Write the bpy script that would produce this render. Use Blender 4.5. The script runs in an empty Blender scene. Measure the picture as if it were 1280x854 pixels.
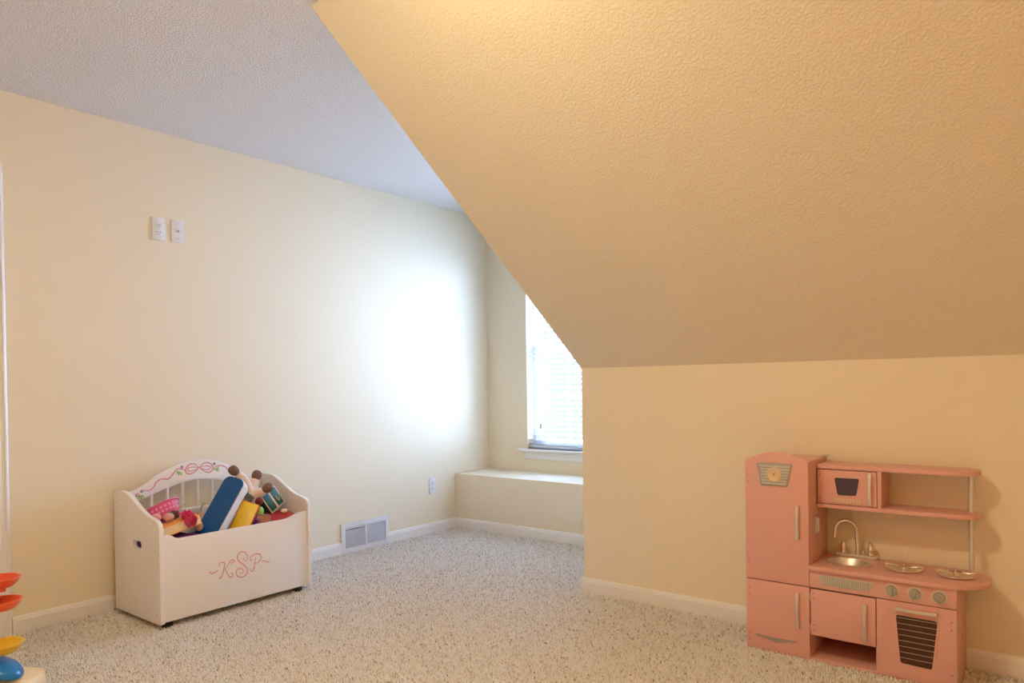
import bpy, bmesh, math, random
import numpy as np
from mathutils import Vector, Matrix, noise
R = math.radians
random.seed(7)
S = bpy.context.scene
C = S.collection

# ------------------------------------------------------------------ camera
cd = bpy.data.cameras.new('camera'); cam = bpy.data.objects.new('camera', cd); C.objects.link(cam)
cd.sensor_width = 36.0; cd.lens = 894.33 * 36 / 1280; cd.shift_y = (490.32 - 427) / 1280
cd.clip_start = 0.05
CR = Vector((0.7849417, 0.61939524, -0.01469878)); CU = Vector((0.00552905, 0.01672037, 0.99984492)); CF = Vector((-0.61954496, 0.78490124, -0.00969985))
cam.matrix_world = Matrix(((CR.x, CU.x, -CF.x, 0), (CR.y, CU.y, -CF.y, 0), (CR.z, CU.z, -CF.z, 1.084), (0, 0, 0, 1)))
S.camera = cam

# ------------------------------------------------------------------ daylight, exposure
w = bpy.data.worlds.new('world'); S.world = w; w.use_nodes = True
bg = w.node_tree.nodes['Background']; bg.inputs[0].default_value = (0.80, 0.88, 0.98, 1); bg.inputs[1].default_value = 1.12
vs = S.view_settings
vs.view_transform = 'Standard'; vs.look = 'None'; vs.gamma = 1.0; vs.use_curve_mapping = False; vs.exposure = 0.11
LAMP_COL = (1.0, 0.84, 0.52); LAMP_STRENGTH = 89.0

sn = bpy.data.lights.new('hazy_sun', 'SUN'); so_ = bpy.data.objects.new('hazy_sun', sn); C.objects.link(so_)
sn.energy = 106.0; sn.angle = R(155); sn.color = (0.47, 0.635, 1.0)
so_.rotation_euler = Vector((0.10, -0.98, -0.08)).to_track_quat('-Z', 'Y').to_euler()

# room measures (metres)
XL = -3.772; ZC = 2.439; YK = 3.163; ZK = 1.167; YB = 4.053; ZB = 0.4105; YW = 4.462; XK = -2.031
XKT = -2.123; YST = 1.57; HB = 0.0722; XR = 2.0; YBACK = -2.0; FZ = -0.008
WX0, WX1, WZ0, WZ1 = -3.372, -2.43, 0.588, 2.06      # window opening

pl = bpy.data.lights.new('window_portal', 'AREA'); po = bpy.data.objects.new('window_portal', pl); C.objects.link(po)
pl.shape = 'RECTANGLE'; pl.size = WX1 - WX0; pl.size_y = WZ1 - WZ0; pl.cycles.is_portal = True
po.location = ((WX0 + WX1) / 2, YW + 0.14, (WZ0 + WZ1) / 2); po.rotation_euler = (R(-90), 0, 0)

# ------------------------------------------------------------------ materials
MATS = {}
def mat(name, col, rough=0.6, metal=0.0, bump=None, var=None, spec=0.5, emit=None, sheen=0, alpha=None):
    """bump = (scale, distance, strength, detail); var = (scale, amount)"""
    if name in MATS: return MATS[name]
    m = bpy.data.materials.new(name); m.use_nodes = True; nt = m.node_tree; p = nt.nodes['Principled BSDF']
    p.inputs['Base Color'].default_value = (*col, 1); p.inputs['Roughness'].default_value = rough
    p.inputs['Metallic'].default_value = metal; p.inputs['Specular IOR Level'].default_value = spec
    if sheen: p.inputs['Sheen Weight'].default_value = sheen
    if emit: p.inputs['Emission Color'].default_value = (*emit[0], 1); p.inputs['Emission Strength'].default_value = emit[1]
    tc = nt.nodes.new('ShaderNodeTexCoord')
    if var:
        n = nt.nodes.new('ShaderNodeTexNoise'); n.inputs['Scale'].default_value = var[0]; n.inputs['Detail'].default_value = 4
        nt.links.new(tc.outputs['Object'], n.inputs['Vector'])
        mx = nt.nodes.new('ShaderNodeMix'); mx.data_type = 'RGBA'
        mx.inputs['A'].default_value = (*[c * (1 - var[1]) for c in col], 1)
        mx.inputs['B'].default_value = (*[min(1, c * (1 + var[1])) for c in col], 1)
        nt.links.new(n.outputs['Fac'], mx.inputs['Factor']); nt.links.new(mx.outputs['Result'], p.inputs['Base Color'])
    if bump:
        n = nt.nodes.new('ShaderNodeTexNoise'); n.inputs['Scale'].default_value = bump[0]; n.inputs['Detail'].default_value = bump[3]
        n.inputs['Roughness'].default_value = 0.45
        nt.links.new(tc.outputs['Object'], n.inputs['Vector'])
        src = n.outputs['Fac']
        if len(bump) > 4:
            rp = nt.nodes.new('ShaderNodeValToRGB'); rp.color_ramp.elements[0].position = bump[4]; rp.color_ramp.elements[1].position = bump[5]
            nt.links.new(src, rp.inputs['Fac']); src = rp.outputs['Color']
        b = nt.nodes.new('ShaderNodeBump'); b.inputs['Distance'].default_value = bump[1]; b.inputs['Strength'].default_value = bump[2]
        nt.links.new(src, b.inputs['Height']); nt.links.new(b.outputs['Normal'], p.inputs['Normal'])
    MATS[name] = m
    return m
WALL = (0.87, 0.785, 0.61)
M_wall = mat('wall_paint', WALL, 0.65, bump=(220, 0.002, 0.10, 2), spec=0.12)
M_slope = mat('slope_paint', WALL, 0.6, bump=(130, 0.003, 0.35, 2.5, 0.40, 0.66), spec=0.3)
M_ceil = mat('ceiling_texture', (0.92, 0.905, 0.89), 0.85, bump=(140, 0.006, 0.75, 3, 0.42, 0.62), spec=0.2)
M_trim = mat('white_trim', (0.87, 0.86, 0.85), 0.35)
M_floor = mat('carpet_backing', (0.92, 0.88, 0.84), 0.95, var=(300, 0.2), spec=0.1)
M_plastic = mat('white_plastic', (0.82, 0.82, 0.83), 0.3)
M_slot = mat('dark_slot', (0.06, 0.055, 0.05), 0.6)
M_vent = mat('vent_white', (0.80, 0.81, 0.84), 0.4)
M_vent_shade = mat('vent_inside_shade', (0.10, 0.10, 0.12), 0.7)  # dark sheet painted in for the shade behind the louvres
M_louvre_shaded = mat('vent_louvre_shaded', (0.66, 0.67, 0.72), 0.45)  # white blades toned grey, their shading put into the colour
M_blind = mat('blind_slat', (0.86, 0.88, 0.90), 0.4)
M_vinyl = mat('vinyl_frame', (0.85, 0.86, 0.88), 0.35)
M_chest = mat('chest_paint', (0.90, 0.875, 0.85), 0.4, var=(6, 0.02))
M_black = mat('black_rubber', (0.015, 0.014, 0.014), 0.6)
M_pinkprint = mat('pink_print', (0.78, 0.36, 0.42), 0.5)
M_greenprint = mat('green_print', (0.36, 0.58, 0.17), 0.5)
M_purpleprint = mat('purple_print', (0.32, 0.24, 0.42), 0.5)
M_pink = mat('pink_paint', (0.76, 0.415, 0.36), 0.42, var=(9, 0.035))
M_pink_shaded = mat('pink_inside_shaded', (0.66, 0.29, 0.23), 0.55)  # darker copy of the pink paint, shadow on the inner backs painted in
M_steel = mat('brushed_metal', (0.72, 0.69, 0.64), 0.38, 0.7, var=(60, 0.08))
M_chrome = mat('chrome', (0.80, 0.77, 0.72), 0.2, 0.85)
M_knob = mat('knob_grey', (0.44, 0.41, 0.37), 0.35, 0.5)
M_satin = mat('satin_silver', (0.62, 0.60, 0.56), 0.5, 0.35)
M_screw = mat('screw_brown', (0.42, 0.17, 0.12), 0.5)
M_cream = mat('cream_plastic', (0.72, 0.62, 0.50), 0.5)
M_groove = mat('badge_groove', (0.40, 0.38, 0.35), 0.5, 0.3)
M_gold = mat('gold_dial', (0.74, 0.58, 0.36), 0.4, 0.2)
M_oven = mat('oven_window', (0.075, 0.028, 0.016), 0.3)
M_micro = mat('microwave_window', (0.07, 0.045, 0.075), 0.25)
M_line = mat('rack_line', (0.62, 0.55, 0.50), 0.5)

def glass_mat():
    m = bpy.data.materials.new('window_glass'); m.use_nodes = True; nt = m.node_tree; nt.nodes.clear()
    o = nt.nodes.new('ShaderNodeOutputMaterial'); t = nt.nodes.new('ShaderNodeBsdfTransparent'); g = nt.nodes.new('ShaderNodeBsdfGlossy')
    g.inputs['Roughness'].default_value = 0.02; t.inputs[0].default_value = (0.95, 0.97, 0.97, 1)
    mx = nt.nodes.new('ShaderNodeMixShader'); mx.inputs[0].default_value = 0.06
    nt.links.new(t.outputs[0], mx.inputs[1]); nt.links.new(g.outputs[0], mx.inputs[2]); nt.links.new(mx.outputs[0], o.inputs[0])
    return m
M_glass = glass_mat()
def make_translucent(m, col, fac):
    nt = m.node_tree; p = nt.nodes['Principled BSDF']; o = nt.nodes['Material Output']
    t = nt.nodes.new('ShaderNodeBsdfTranslucent'); t.inputs[0].default_value = (*col, 1)
    mx = nt.nodes.new('ShaderNodeMixShader'); mx.inputs[0].default_value = fac
    nt.links.new(p.outputs[0], mx.inputs[1]); nt.links.new(t.outputs[0], mx.inputs[2]); nt.links.new(mx.outputs[0], o.inputs[0])
make_translucent(M_blind, (0.9, 0.92, 0.95), 0.22)

# ------------------------------------------------------------------ mesh helpers
class B:
    def __init__(s): s.b = bmesh.new()
    def face(s, pts):
        vs_ = [s.b.verts.new(p) for p in pts]; s.b.faces.new(vs_); return s
    def box(s, x0, x1, y0, y1, z0, z1):
        v = [s.b.verts.new((x, y, z)) for x in (x0, x1) for y in (y0, y1) for z in (z0, z1)]
        for f in ((0, 1, 3, 2), (4, 6, 7, 5), (0, 4, 5, 1), (2, 3, 7, 6), (0, 2, 6, 4), (1, 5, 7, 3)): s.b.faces.new([v[i] for i in f])
        return s
    def obox(s, c, ax, ay, az):
        """oriented box: centre and three half-axis vectors"""
        c = Vector(c); ax = Vector(ax); ay = Vector(ay); az = Vector(az)
        v = [s.b.verts.new(c + i * ax + j * ay + k * az) for i in (-1, 1) for j in (-1, 1) for k in (-1, 1)]
        for f in ((0, 1, 3, 2), (4, 6, 7, 5), (0, 4, 5, 1), (2, 3, 7, 6), (0, 2, 6, 4), (1, 5, 7, 3)): s.b.faces.new([v[i] for i in f])
        return s
    def prism(s, poly, axis, a, b, holes=()):
        def m(p, t):
            return {'x': (t, p[0], p[1]), 'y': (p[0], t, p[1]), 'z': (p[0], p[1], t)}[axis]
        if not holes:
            lo = [s.b.verts.new(m(p, a)) for p in poly]; hi = [s.b.verts.new(m(p, b)) for p in poly]
            s.b.faces.new(lo); s.b.faces.new(hi[::-1]); n = len(poly)
            for i in range(n): s.b.faces.new((lo[i], hi[i], hi[(i + 1) % n], lo[(i + 1) % n]))
            return s
        for t in (a, b):
            pass
        loops = [poly] + list(holes); ring = {a: [], b: []}
        for t in (a, b):
            es = []
            for lp in loops:
                vv = [s.b.verts.new(m(p, t)) for p in lp]; ring[t].append(vv)
                es += [s.b.edges.new((vv[i], vv[(i + 1) % len(vv)])) for i in range(len(vv))]
            bmesh.ops.triangle_fill(s.b, use_beauty=True, use_dissolve=False, edges=es)
        for va, vb in zip(ring[a], ring[b]):
            n = len(va)
            for i in range(n): s.b.faces.new((va[i], vb[i], vb[(i + 1) % n], va[(i + 1) % n]))
        return s
    def loft(s, rings, caps=True, closed=True):
        vr = [[s.b.verts.new(p) for p in r] for r in rings]; n = len(vr[0])
        for i in range(len(vr) - 1):
            for j in range(n if closed else n - 1):
                s.b.faces.new((vr[i][j], vr[i][(j + 1) % n], vr[i + 1][(j + 1) % n], vr[i + 1][j]))
        if caps and closed: s.b.faces.new(vr[0][::-1]); s.b.faces.new(vr[-1])
        return s
    def lathe(s, prof, c=(0, 0, 0), n=24, sx=1, sy=1, caps=True, mtx=None):
        rings = []
        for r, z in prof:
            ring = []
            for i in range(n):
                a = 2 * math.pi * i / n; v = Vector((r * sx * math.cos(a), r * sy * math.sin(a), z))
                if mtx: v = mtx @ v
                ring.append(v + Vector(c))
            rings.append(ring)
        return s.loft(rings, caps)
    def tube(s, path, r, n=8, caps=True):
        path = [Vector(p) for p in path]; rs = r if isinstance(r, (list, tuple)) else [r] * len(path)
        rings = []; prev = None
        for i, p in enumerate(path):
            t = (path[min(i + 1, len(path) - 1)] - path[max(i - 1, 0)]).normalized()
            if prev is None: u = t.orthogonal().normalized()
            else: u = (prev - t * prev.dot(t)).normalized()
            v = t.cross(u); prev = u
            rings.append([p + rs[i] * (math.cos(2 * math.pi * k / n) * u + math.sin(2 * math.pi * k / n) * v) for k in range(n)])
        return s.loft(rings, caps)
    def bar(s, path, wv, wd, th):
        """flat bar swept along a path; wv width direction, wd widths, th thickness"""
        path = [Vector(p) for p in path]; wv = Vector(wv).normalized(); rings = []
        wds = wd if isinstance(wd, (list, tuple)) else [wd] * len(path)
        for i, p in enumerate(path):
            t = (path[min(i + 1, len(path) - 1)] - path[max(i - 1, 0)]).normalized(); q = t.cross(wv).normalized()
            rings.append([p + a * wv * wds[i] / 2 + b * q * th / 2 for a, b in ((-1, -1), (1, -1), (1, 1), (-1, 1))])
        return s.loft(rings)
    def ball(s, c, r, n=16, m=10, mtx=None):
        rx, ry, rz = r if isinstance(r, (list, tuple)) else (r, r, r)
        prof = []
        rings = []
        for k in range(m + 1):
            th = -math.pi / 2 + math.pi * k / m; cr = max(math.cos(th), 0.02)
            ring = []
            for i in range(n):
                a = 2 * math.pi * i / n; v = Vector((rx * cr * math.cos(a), ry * cr * math.sin(a), rz * math.sin(th)))
                if mtx: v = mtx @ v
                ring.append(v + Vector(c))
            rings.append(ring)
        return s.loft(rings)
    def disc(s, c, r, axis, h, n=10):
        ax = {'x': (Vector((0, 1, 0)), Vector((0, 0, 1)), Vector((1, 0, 0))), 'y': (Vector((1, 0, 0)), Vector((0, 0, 1)), Vector((0, 1, 0))), 'z': (Vector((1, 0, 0)), Vector((0, 1, 0)), Vector((0, 0, 1)))}[axis]
        c = Vector(c)
        return s.loft([[c + r * (math.cos(2 * math.pi * k / n) * ax[0] + math.sin(2 * math.pi * k / n) * ax[1]) + ax[2] * t for k in range(n)] for t in (0, h)])

def obj(name, b, m, parent=None, bevel=0, seg=2, smooth=None, loc=None):
    bm = b.b if isinstance(b, B) else b
    bmesh.ops.recalc_face_normals(bm, faces=bm.faces)
    if bevel:
        es = [e for e in bm.edges if len(e.link_faces) == 2 and e.calc_face_angle(0) > R(35)]
        bmesh.ops.bevel(bm, geom=es, offset=bevel, segments=seg, affect='EDGES', profile=0.6, clamp_overlap=True)
    me = bpy.data.meshes.new(name); bm.to_mesh(me); bm.free()
    me.materials.append(m)
    if bevel or smooth:
        me.polygons.foreach_set('use_smooth', [True] * len(me.polygons)); me.set_sharp_from_angle(angle=R(smooth or 40))
    o = bpy.data.objects.new(name, me); C.objects.link(o)
    if parent: o.parent = parent
    if loc: o.location = loc
    return o
def copy(o, parent, loc):
    c = o.copy(); C.objects.link(c); c.parent = parent; c.location = loc; return c
def thing(name, label, cat, loc=(0, 0, 0), rz=0, group=None):
    o = bpy.data.objects.new(name, None); C.objects.link(o); o.location = loc; o.rotation_euler = (0, 0, rz); o.empty_display_size = 0.05
    return tag(o, label, cat, group)
def tag(o, label, cat, group=None):
    o['label'] = label; o['category'] = cat
    if group: o['group'] = group
    return o
def struct(o, label=None, cat=None):
    o['kind'] = 'structure'
    if label: o['label'] = label
    if cat: o['category'] = cat
    return o
def spline(pts, n=6):
    """Catmull-Rom through points of any dimension"""
    P_ = [np.array(p, float) for p in pts]; P_ = [2 * P_[0] - P_[1]] + P_ + [2 * P_[-1] - P_[-2]]; out = []
    for i in range(1, len(P_) - 2):
        for k in range(n):
            t = k / n; a, b, c, d = P_[i - 1:i + 3]
            out.append(tuple(0.5 * (2 * b + (c - a) * t + (2 * a - 5 * b + 4 * c - d) * t * t + (3 * b - a - 3 * c + d) * t ** 3)))
    out.append(tuple(P_[-2])); return out
def arc(cx, cy, r, a0, a1, n=8, ry=None):
    ry = ry or r
    return [(cx + r * math.cos(R(a0 + (a1 - a0) * k / n)), cy + ry * math.sin(R(a0 + (a1 - a0) * k / n))) for k in range(n + 1)]
def rrect(x0, x1, y0, y1, r, n=4):
    return arc(x1 - r, y0 + r, r, -90, 0, n) + arc(x1 - r, y1 - r, r, 0, 90, n) + arc(x0 + r, y1 - r, r, 90, 180, n) + arc(x0 + r, y0 + r, r, 180, 270, n)
def rpoly(pts, r, n=4):
    """polygon with rounded corners"""
    out = []; N = len(pts)
    for i in range(N):
        p, a, b = Vector(pts[i]), Vector(pts[i - 1]), Vector(pts[(i + 1) % N])
        s0 = p + (a - p).normalized() * r; s1 = p + (b - p).normalized() * r
        for k in range(n + 1):
            t = k / n; q = s0 * (1 - t) ** 2 + p * 2 * t * (1 - t) + s1 * t * t; out.append((q.x, q.y))
    return out

# ------------------------------------------------------------------ the room
floor = struct(obj('floor', B().box(XL - .1, XR + .1, YBACK - .1, YW + .1, FZ - .08, FZ), M_floor), 'beige carpeted floor', 'floor')
struct(obj('wall_left', B().box(XL - .1, XL, YBACK - .1, YW + .1, FZ, ZC), M_wall), 'long pale yellow wall behind the toy chest', 'wall')
struct(obj('wall_window', B().prism([(XL, FZ), (XK + .1, FZ), (XK + .1, ZC), (XL, ZC)], 'y', YW, YW + .12,
    holes=[[(WX0, WZ0), (WX1, WZ0), (WX1, WZ1), (WX0, WZ1)]]), M_wall), 'pale yellow dormer wall around the window', 'wall')
struct(obj('wall_bench', B().box(XL, XK + .02, YB, YW, FZ, ZB), M_wall, bevel=.004), 'pale yellow built-in window bench in the dormer', 'wall')
struct(obj('wall_knee', B().prism([(XK, YK), (XR, YK), (XR, YK + .10), (XK, YK + .10)], 'z', FZ, ZK), M_wall), 'low yellow knee wall behind the play kitchen', 'wall')
bb_ = B()
for sgn in (0, 1):
    o_ = .10 * sgn
    bb_.face([(XK + o_, YK + .03, FZ), (XK + o_, YW, FZ), (XK + o_, YW, ZC), (XKT + o_, YST, ZC), (XK + o_, YK + .03, ZK - .01)])
struct(obj('wall_cheek', bb_, M_wall), 'pale yellow side wall of the dormer behind the slope', 'wall')
struct(obj('wall_right', B().box(XR, XR + .1, YBACK, YK + .1, FZ, ZC), M_wall), 'pale yellow wall at the right end', 'wall')
struct(obj('wall_back', B().box(XL, XR, YBACK - .1, YBACK, FZ, ZC), M_wall), 'pale yellow wall facing the dormer', 'wall')
struct(obj('ceiling', B().prism([(XL, YBACK), (XR, YBACK), (XR, YST), (XKT, YST), (XK + .1, YW), (XL, YW)], 'z', ZC, ZC + .1), M_ceil), 'flat white textured ceiling', 'ceiling')
sl = B(); d = Vector((0, ZC - ZK, YK - YST)).normalized() * .08
e_ = Vector((0, YK - YST, ZK - ZC)).normalized() * .04
q = [Vector((XK, YK, ZK)) + e_, Vector((XR, YK, ZK)) + e_, Vector((XR, YST, ZC)), Vector((XKT, YST, ZC))]
sl.loft([q, [p + d for p in q]])
struct(obj('ceiling_slope', sl, M_slope), 'sloping yellow ceiling with orange-peel texture', 'ceiling')

# baseboards: profile with a small eased top
def baseboard(name, p0, p1, nrm, label):
    p0 = Vector((*p0, 0)); p1 = Vector((*p1, 0)); nv = Vector((*nrm, 0)); z = Vector((0, 0, 1))
    prof = [(0, FZ), (.013, FZ), (.013, HB - .020), (.0105, HB - .012), (.0095, HB - .006), (.006, HB), (0, HB)]
    b = B().loft([[p + nv * a + z * h for a, h in prof] for p in (p0, p1)])
    return struct(obj(name, b, M_trim), label, 'baseboard')
VY0, VY1, VZ1 = 2.95, 3.358, 0.193
baseboard('baseboard_left', (XL, 1.118), (XL, VY0), (1, 0), 'white baseboard between door casing and floor vent')
baseboard('baseboard_corner', (XL, VY1), (XL, YB), (1, 0), 'white baseboard between floor vent and window bench')
baseboard('baseboard_bench', (XL, YB), (XK, YB), (0, -1), 'white baseboard along the window bench')
baseboard('baseboard_knee', (XK - .013, YK), (XR, YK), (0, -1), 'white baseboard along the knee wall')
baseboard('baseboard_cheek', (XK, YK), (XK, YB), (-1, 0), 'white baseboard turning into the dormer')

# door with moulded casing at the left edge
dr = bpy.data.objects.new('door_1', None); C.objects.link(dr); dr.location = (XL, 0.70, FZ); struct(dr, 'white door in a fluted white casing beside the toy chest wall', 'door')
cas = []
for a, b_ in ((0, 0), (0, .011), (.008, .016), (.014, .017), (.018, .0125), (.028, .0125), (.033, .015), (.038, .015), (.043, .0115), (.055, .0105), (.060, .008), (.060, 0)): cas.append((a, b_))
DZ = 2.108 - FZ
b = B().loft([[(h, .415 - a, z) for a, h in cas] for z in (0, DZ)])
obj('casing', b, M_trim, dr)
b = B().loft([[(h, -.415 + a, z) for a, h in cas] for z in (0, DZ)])
obj('casing', b, M_trim, dr)
b = B().loft([[(h, y, DZ - a) for a, h in cas] for y in (-.415, .415)])
obj('casing', b, M_trim, dr)
slab = obj('door_slab', B().box(.0005, .006, -.355, .355, .01, DZ - .06), M_trim, dr, bevel=.002)
for zz in ((.2, .95), (1.1, 1.85)):
    for yy in ((-.26, -.05), (.05, .26)): obj('door_panel', B().box(.006, .010, yy[0], yy[1], zz[0], zz[1]), M_trim, slab, bevel=.003)
obj('door_handle', B().lathe([(.012, 0), (.012, .02), (.028, .03), (.03, .045), (.018, .055)], n=16, mtx=Matrix.Rotation(R(90), 4, 'Y'), c=(.006, -.29, .95)), M_steel, dr, smooth=40)

# ------------------------------------------------------------------ window, sill, blind
wn = bpy.data.objects.new('window_1', None); C.objects.link(wn); wn.location = ((WX0 + WX1) / 2, YW, WZ0)
struct(wn, 'white double-hung window with grilles behind the blind', 'window')
hw = (WX1 - WX0) / 2; WH = WZ1 - WZ0; MID = 0.766
obj('window_frame', B().prism([(-hw, 0), (hw, 0), (hw, WH), (-hw, WH)], 'y', .075, .118, holes=[[(-hw + .035, .035), (hw - .035, .035), (hw - .035, WH - .035), (-hw + .035, WH - .035)]]), M_vinyl, wn)
for (z0, z1, y0) in ((.03, MID + .02, .078), (MID - .02, WH - .03, .098)):
    x0, x1 = -hw + .03, hw - .03; t = .042
    sh = obj('sash', B().prism([(x0, z0), (x1, z0), (x1, z1), (x0, z1)], 'y', y0, y0 + .02, holes=[[(x0 + t, z0 + t), (x1 - t, z0 + t), (x1 - t, z1 - t), (x0 + t, z1 - t)]]), M_vinyl, wn)
    obj('pane', B().box(x0 + t, x1 - t, y0 + .009, y0 + .012, z0 + t, z1 - t), M_glass, sh)
    for fx in (-.135, .135):
        obj('muntin', B().box(fx - .009, fx + .009, y0 + .004, y0 + .016, z0 + t, z1 - t), M_vinyl, sh)
    zm = (z0 + z1) / 2
    obj('muntin', B().box(x0 + t, x1 - t, y0 + .005, y0 + .015, zm - .009, zm + .009), M_vinyl, sh)
obj('window_sill', B().box(-hw - .075, hw + .075, -.045, .075, -.020, .0), M_trim, wn, bevel=.005)
obj('sill_apron', B().box(-hw - .035, hw + .035, -.014, 0, -.080, -.020), M_trim, wn, bevel=.004)

bl = thing('window_blind', 'white horizontal slat blind lowered over the dormer window', 'blind', ((WX0 + WX1) / 2, YW + .035, WZ0))
obj('headrail', B().box(-hw + .004, hw - .004, -.028, .028, WH - .055, WH - .002), M_blind, bl, bevel=.003)
obj('valance', B().box(-hw + .002, hw - .002, -.036, -.030, WH - .075, WH - .002), M_blind, bl, bevel=.002)
obj('bottom_rail', B().box(-hw + .006, hw - .006, -.025, .025, .012, .028), M_blind, bl, bevel=.004)
z = .072; first = None; k = 0
n_sl = int((WH - .09 - .06) / .0405)
for k in range(n_sl):
    z = .068 + .0405 * k
    if first is None:
        tilt = R(-4); prof = []
        for j in range(7):
            u = -1 + j / 3; y = .0245 * u; zz = .0028 * (1 - u * u); prof.append((y * math.cos(tilt) - zz * math.sin(tilt), y * math.sin(tilt) + zz * math.cos(tilt)))
        rings = [[(x, y, zz + .0012) for y, zz in prof] + [(x, y, zz - .0012) for y, zz in prof[::-1]] for x in (-hw + .006, hw - .006)]
        first = obj('slat', B().loft(rings), M_blind, bl, smooth=30, loc=(0, 0, z))
    else: copy(first, bl, (0, 0, z))
copy(first, bl, (0, 0, .040))
for cx in (-.30, 0, .30):
    obj('ladder_cord', B().tube([(cx, -.0275, .02), (cx, -.0275, WH - .05)], .0011, 5).tube([(cx, .0275, .02), (cx, .0275, WH - .05)], .0011, 5), M_blind, bl)
pc = obj('lift_cord', B().tube([(-.335, -.034, .20), (-.335, -.034, WH - .06)], .0012, 5).tube([(-.345, -.034, .20), (-.345, -.034, WH - .06)], .0012, 5), M_blind, bl)
obj('tassel', B().lathe([(.003, .205), (.006, .195), (.008, .165), (.005, .16)], c=(-.335, -.034, 0), n=10).lathe([(.003, .195), (.006, .185), (.008, .155), (.005, .15)], c=(-.347, -.034, 0), n=10), M_satin, pc, smooth=40)
obj('tilt_wand', B().tube([(.36, -.036, .45), (.36, -.036, WH - .06)], .004, 6), M_blind, bl)

# ------------------------------------------------------------------ wall plates and floor vent
def plate(name, label, y0, y1, z0, z1, kind):
    cy, cz = (y0 + y1) / 2, (z0 + z1) / 2
    t = thing(name, label, 'outlet' if kind == 'duplex' else 'wall plate', (XL, cy, cz))
    hw_, hh = (y1 - y0) / 2, (z1 - z0) / 2
    obj('cover_plate', B().box(0, .0065, -hw_, hw_, -hh, hh), M_plastic, t, bevel=.003)
    if kind == 'duplex':
        for s in (-1, 1):
            cz_ = s * .0195
            fc = obj('socket', B().prism([(p[0], p[1] + cz_) for p in rpoly([(-.017, -.010), (-.009, -.0145), (.009, -.0145), (.017, -.010), (.017, .010), (.009, .0145), (-.009, .0145), (-.017, .010)], .003)], 'x', .0065, .0085), M_plastic, t)
            for yy, hh_ in ((-.0065, .0045), (.0065, .0038)): obj('slot', B().box(.0085, .0089, yy - .0013, yy + .0013, cz_ + .003 - hh_, cz_ + .003 + hh_), M_slot, fc)
            obj('slot', B().disc((.0085, 0, cz_ - .0085), .0026, 'x', .0004), M_slot, fc)
        obj('screw', B().disc((.0065, 0, 0), .003, 'x', .001), M_satin, t)
    else:
        for s in (-1, 1): obj('screw', B().disc((.0065, 0, s * .041), .0034, 'x', .0012), M_satin, t)
        j = obj('cable_jack', B().lathe([(.0072, 0), (.0072, .004), (.0048, .0042), (.0048, .012), (.0025, .012)], n=12, mtx=Matrix.Rotation(R(90), 4, 'Y'), c=(.0065, 0, 0)), M_steel, t, smooth=40)
        obj('slot', B().disc((.0185, 0, 0), .0022, 'x', .0003), M_slot, j)
    return t
plate('power_outlet', 'white duplex power outlet high on the wall beside the cable plate', 1.772, 1.842, 1.8685, 1.989, 'duplex')
plate('cable_plate', 'white cable jack plate with two screws high on the wall', 1.874, 1.944, 1.872, 1.992, 'jack')
plate('power_outlet', 'white duplex power outlet low on the wall near the window bench', 3.767, 3.837, .284, .404, 'duplex')

vt = thing('floor_vent', 'white louvred return-air vent at the foot of the wall', 'vent', (XL, VY0, FZ))
VW, VH = VY1 - VY0, VZ1 - FZ
fx0, fx1, fz0, fz1 = .033, VW - .028, .036, VH - .030; mid = (fx0 + fx1) / 2
obj('vent_frame', B().prism([(0, 0), (VW, 0), (VW, VH), (0, VH)], 'x', .001, .013, holes=[[(fx0, fz0), (mid - .006, fz0), (mid - .006, fz1), (fx0, fz1)], [(mid + .006, fz0), (fx1, fz0), (fx1, fz1), (mid + .006, fz1)]]), M_vent, vt, bevel=.0025)
obj('vent_shade_sheet', B().box(.0006, .0012, fx0, fx1, fz0, fz1), M_vent_shade, vt)
lv = {}
NL = 15; pit = (fz1 - fz0) / NL
for side, (a, b_) in enumerate(((fx0, mid - .006), (mid + .006, fx1))):
    for k in range(NL):
        zc = fz0 + pit * (k + .5)
        if side == 0 and k == NL - 2:   # the bent louvre at the top
            L = b_ - a
            obj('louvre', B().bar([(.010, a + L * t, zc + .004 * math.sin(math.pi * t) + .002) for t in (0, .25, .5, .75, 1)], (.25, 0, 1), .0085, .0012), M_vent, vt); continue
        if side not in lv:
            lv[side] = obj('louvre', B().obox((.0065, (a + b_) / 2, 0), (0, (b_ - a) / 2, 0), (.0026, 0, -.0026), (.0004, 0, .0004)), M_louvre_shaded, vt, loc=(0, 0, zc))
        else: copy(lv[side], vt, (0, 0, zc))
for yy in (.012, VW - .012): obj('screw', B().disc((.013, yy, VH * .5), .003, 'x', .001), M_satin, vt)

# ------------------------------------------------------------------ ceiling lamp (above the frame) that lights the room, plus an added fill lamp
M_lamp = mat('lamp_glass', (0.9, 0.85, 0.75), 0.4, emit=(LAMP_COL, LAMP_STRENGTH))
M_fill_lamp = mat('fill_lamp_glow', (0.9, 0.85, 0.75), 0.4, emit=((1.0, 0.40, 0.08), 92.0))  # glow of the added fill lamp, no known fixture there
def ceiling_lamp(label, x, y, m):
    lm = thing('ceiling_lamp', label, 'lamp', (x, y, ZC), group='flush ceiling lamps')
    obj('lamp_base', B().lathe([(.17, 0), (.17, -.02), (.16, -.03), (.02, -.03)], n=32), M_steel, lm, smooth=40)
    obj('lamp_dome', B().lathe([(.155, -.03), (.150, -.055), (.13, -.08), (.09, -.10), (.04, -.112), (.004, -.114)], n=32), m, lm, smooth=40)
    obj('finial', B().lathe([(.012, -.114), (.012, -.122), (.004, -.132)], n=12), M_steel, lm, smooth=40)
ceiling_lamp('flush dome ceiling lamp near the top of the slope', -1.30, 0.95, M_lamp)
ceiling_lamp('added fill lamp in dome form near the wall facing the dormer', 0.35, -1.0, M_fill_lamp)
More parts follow.
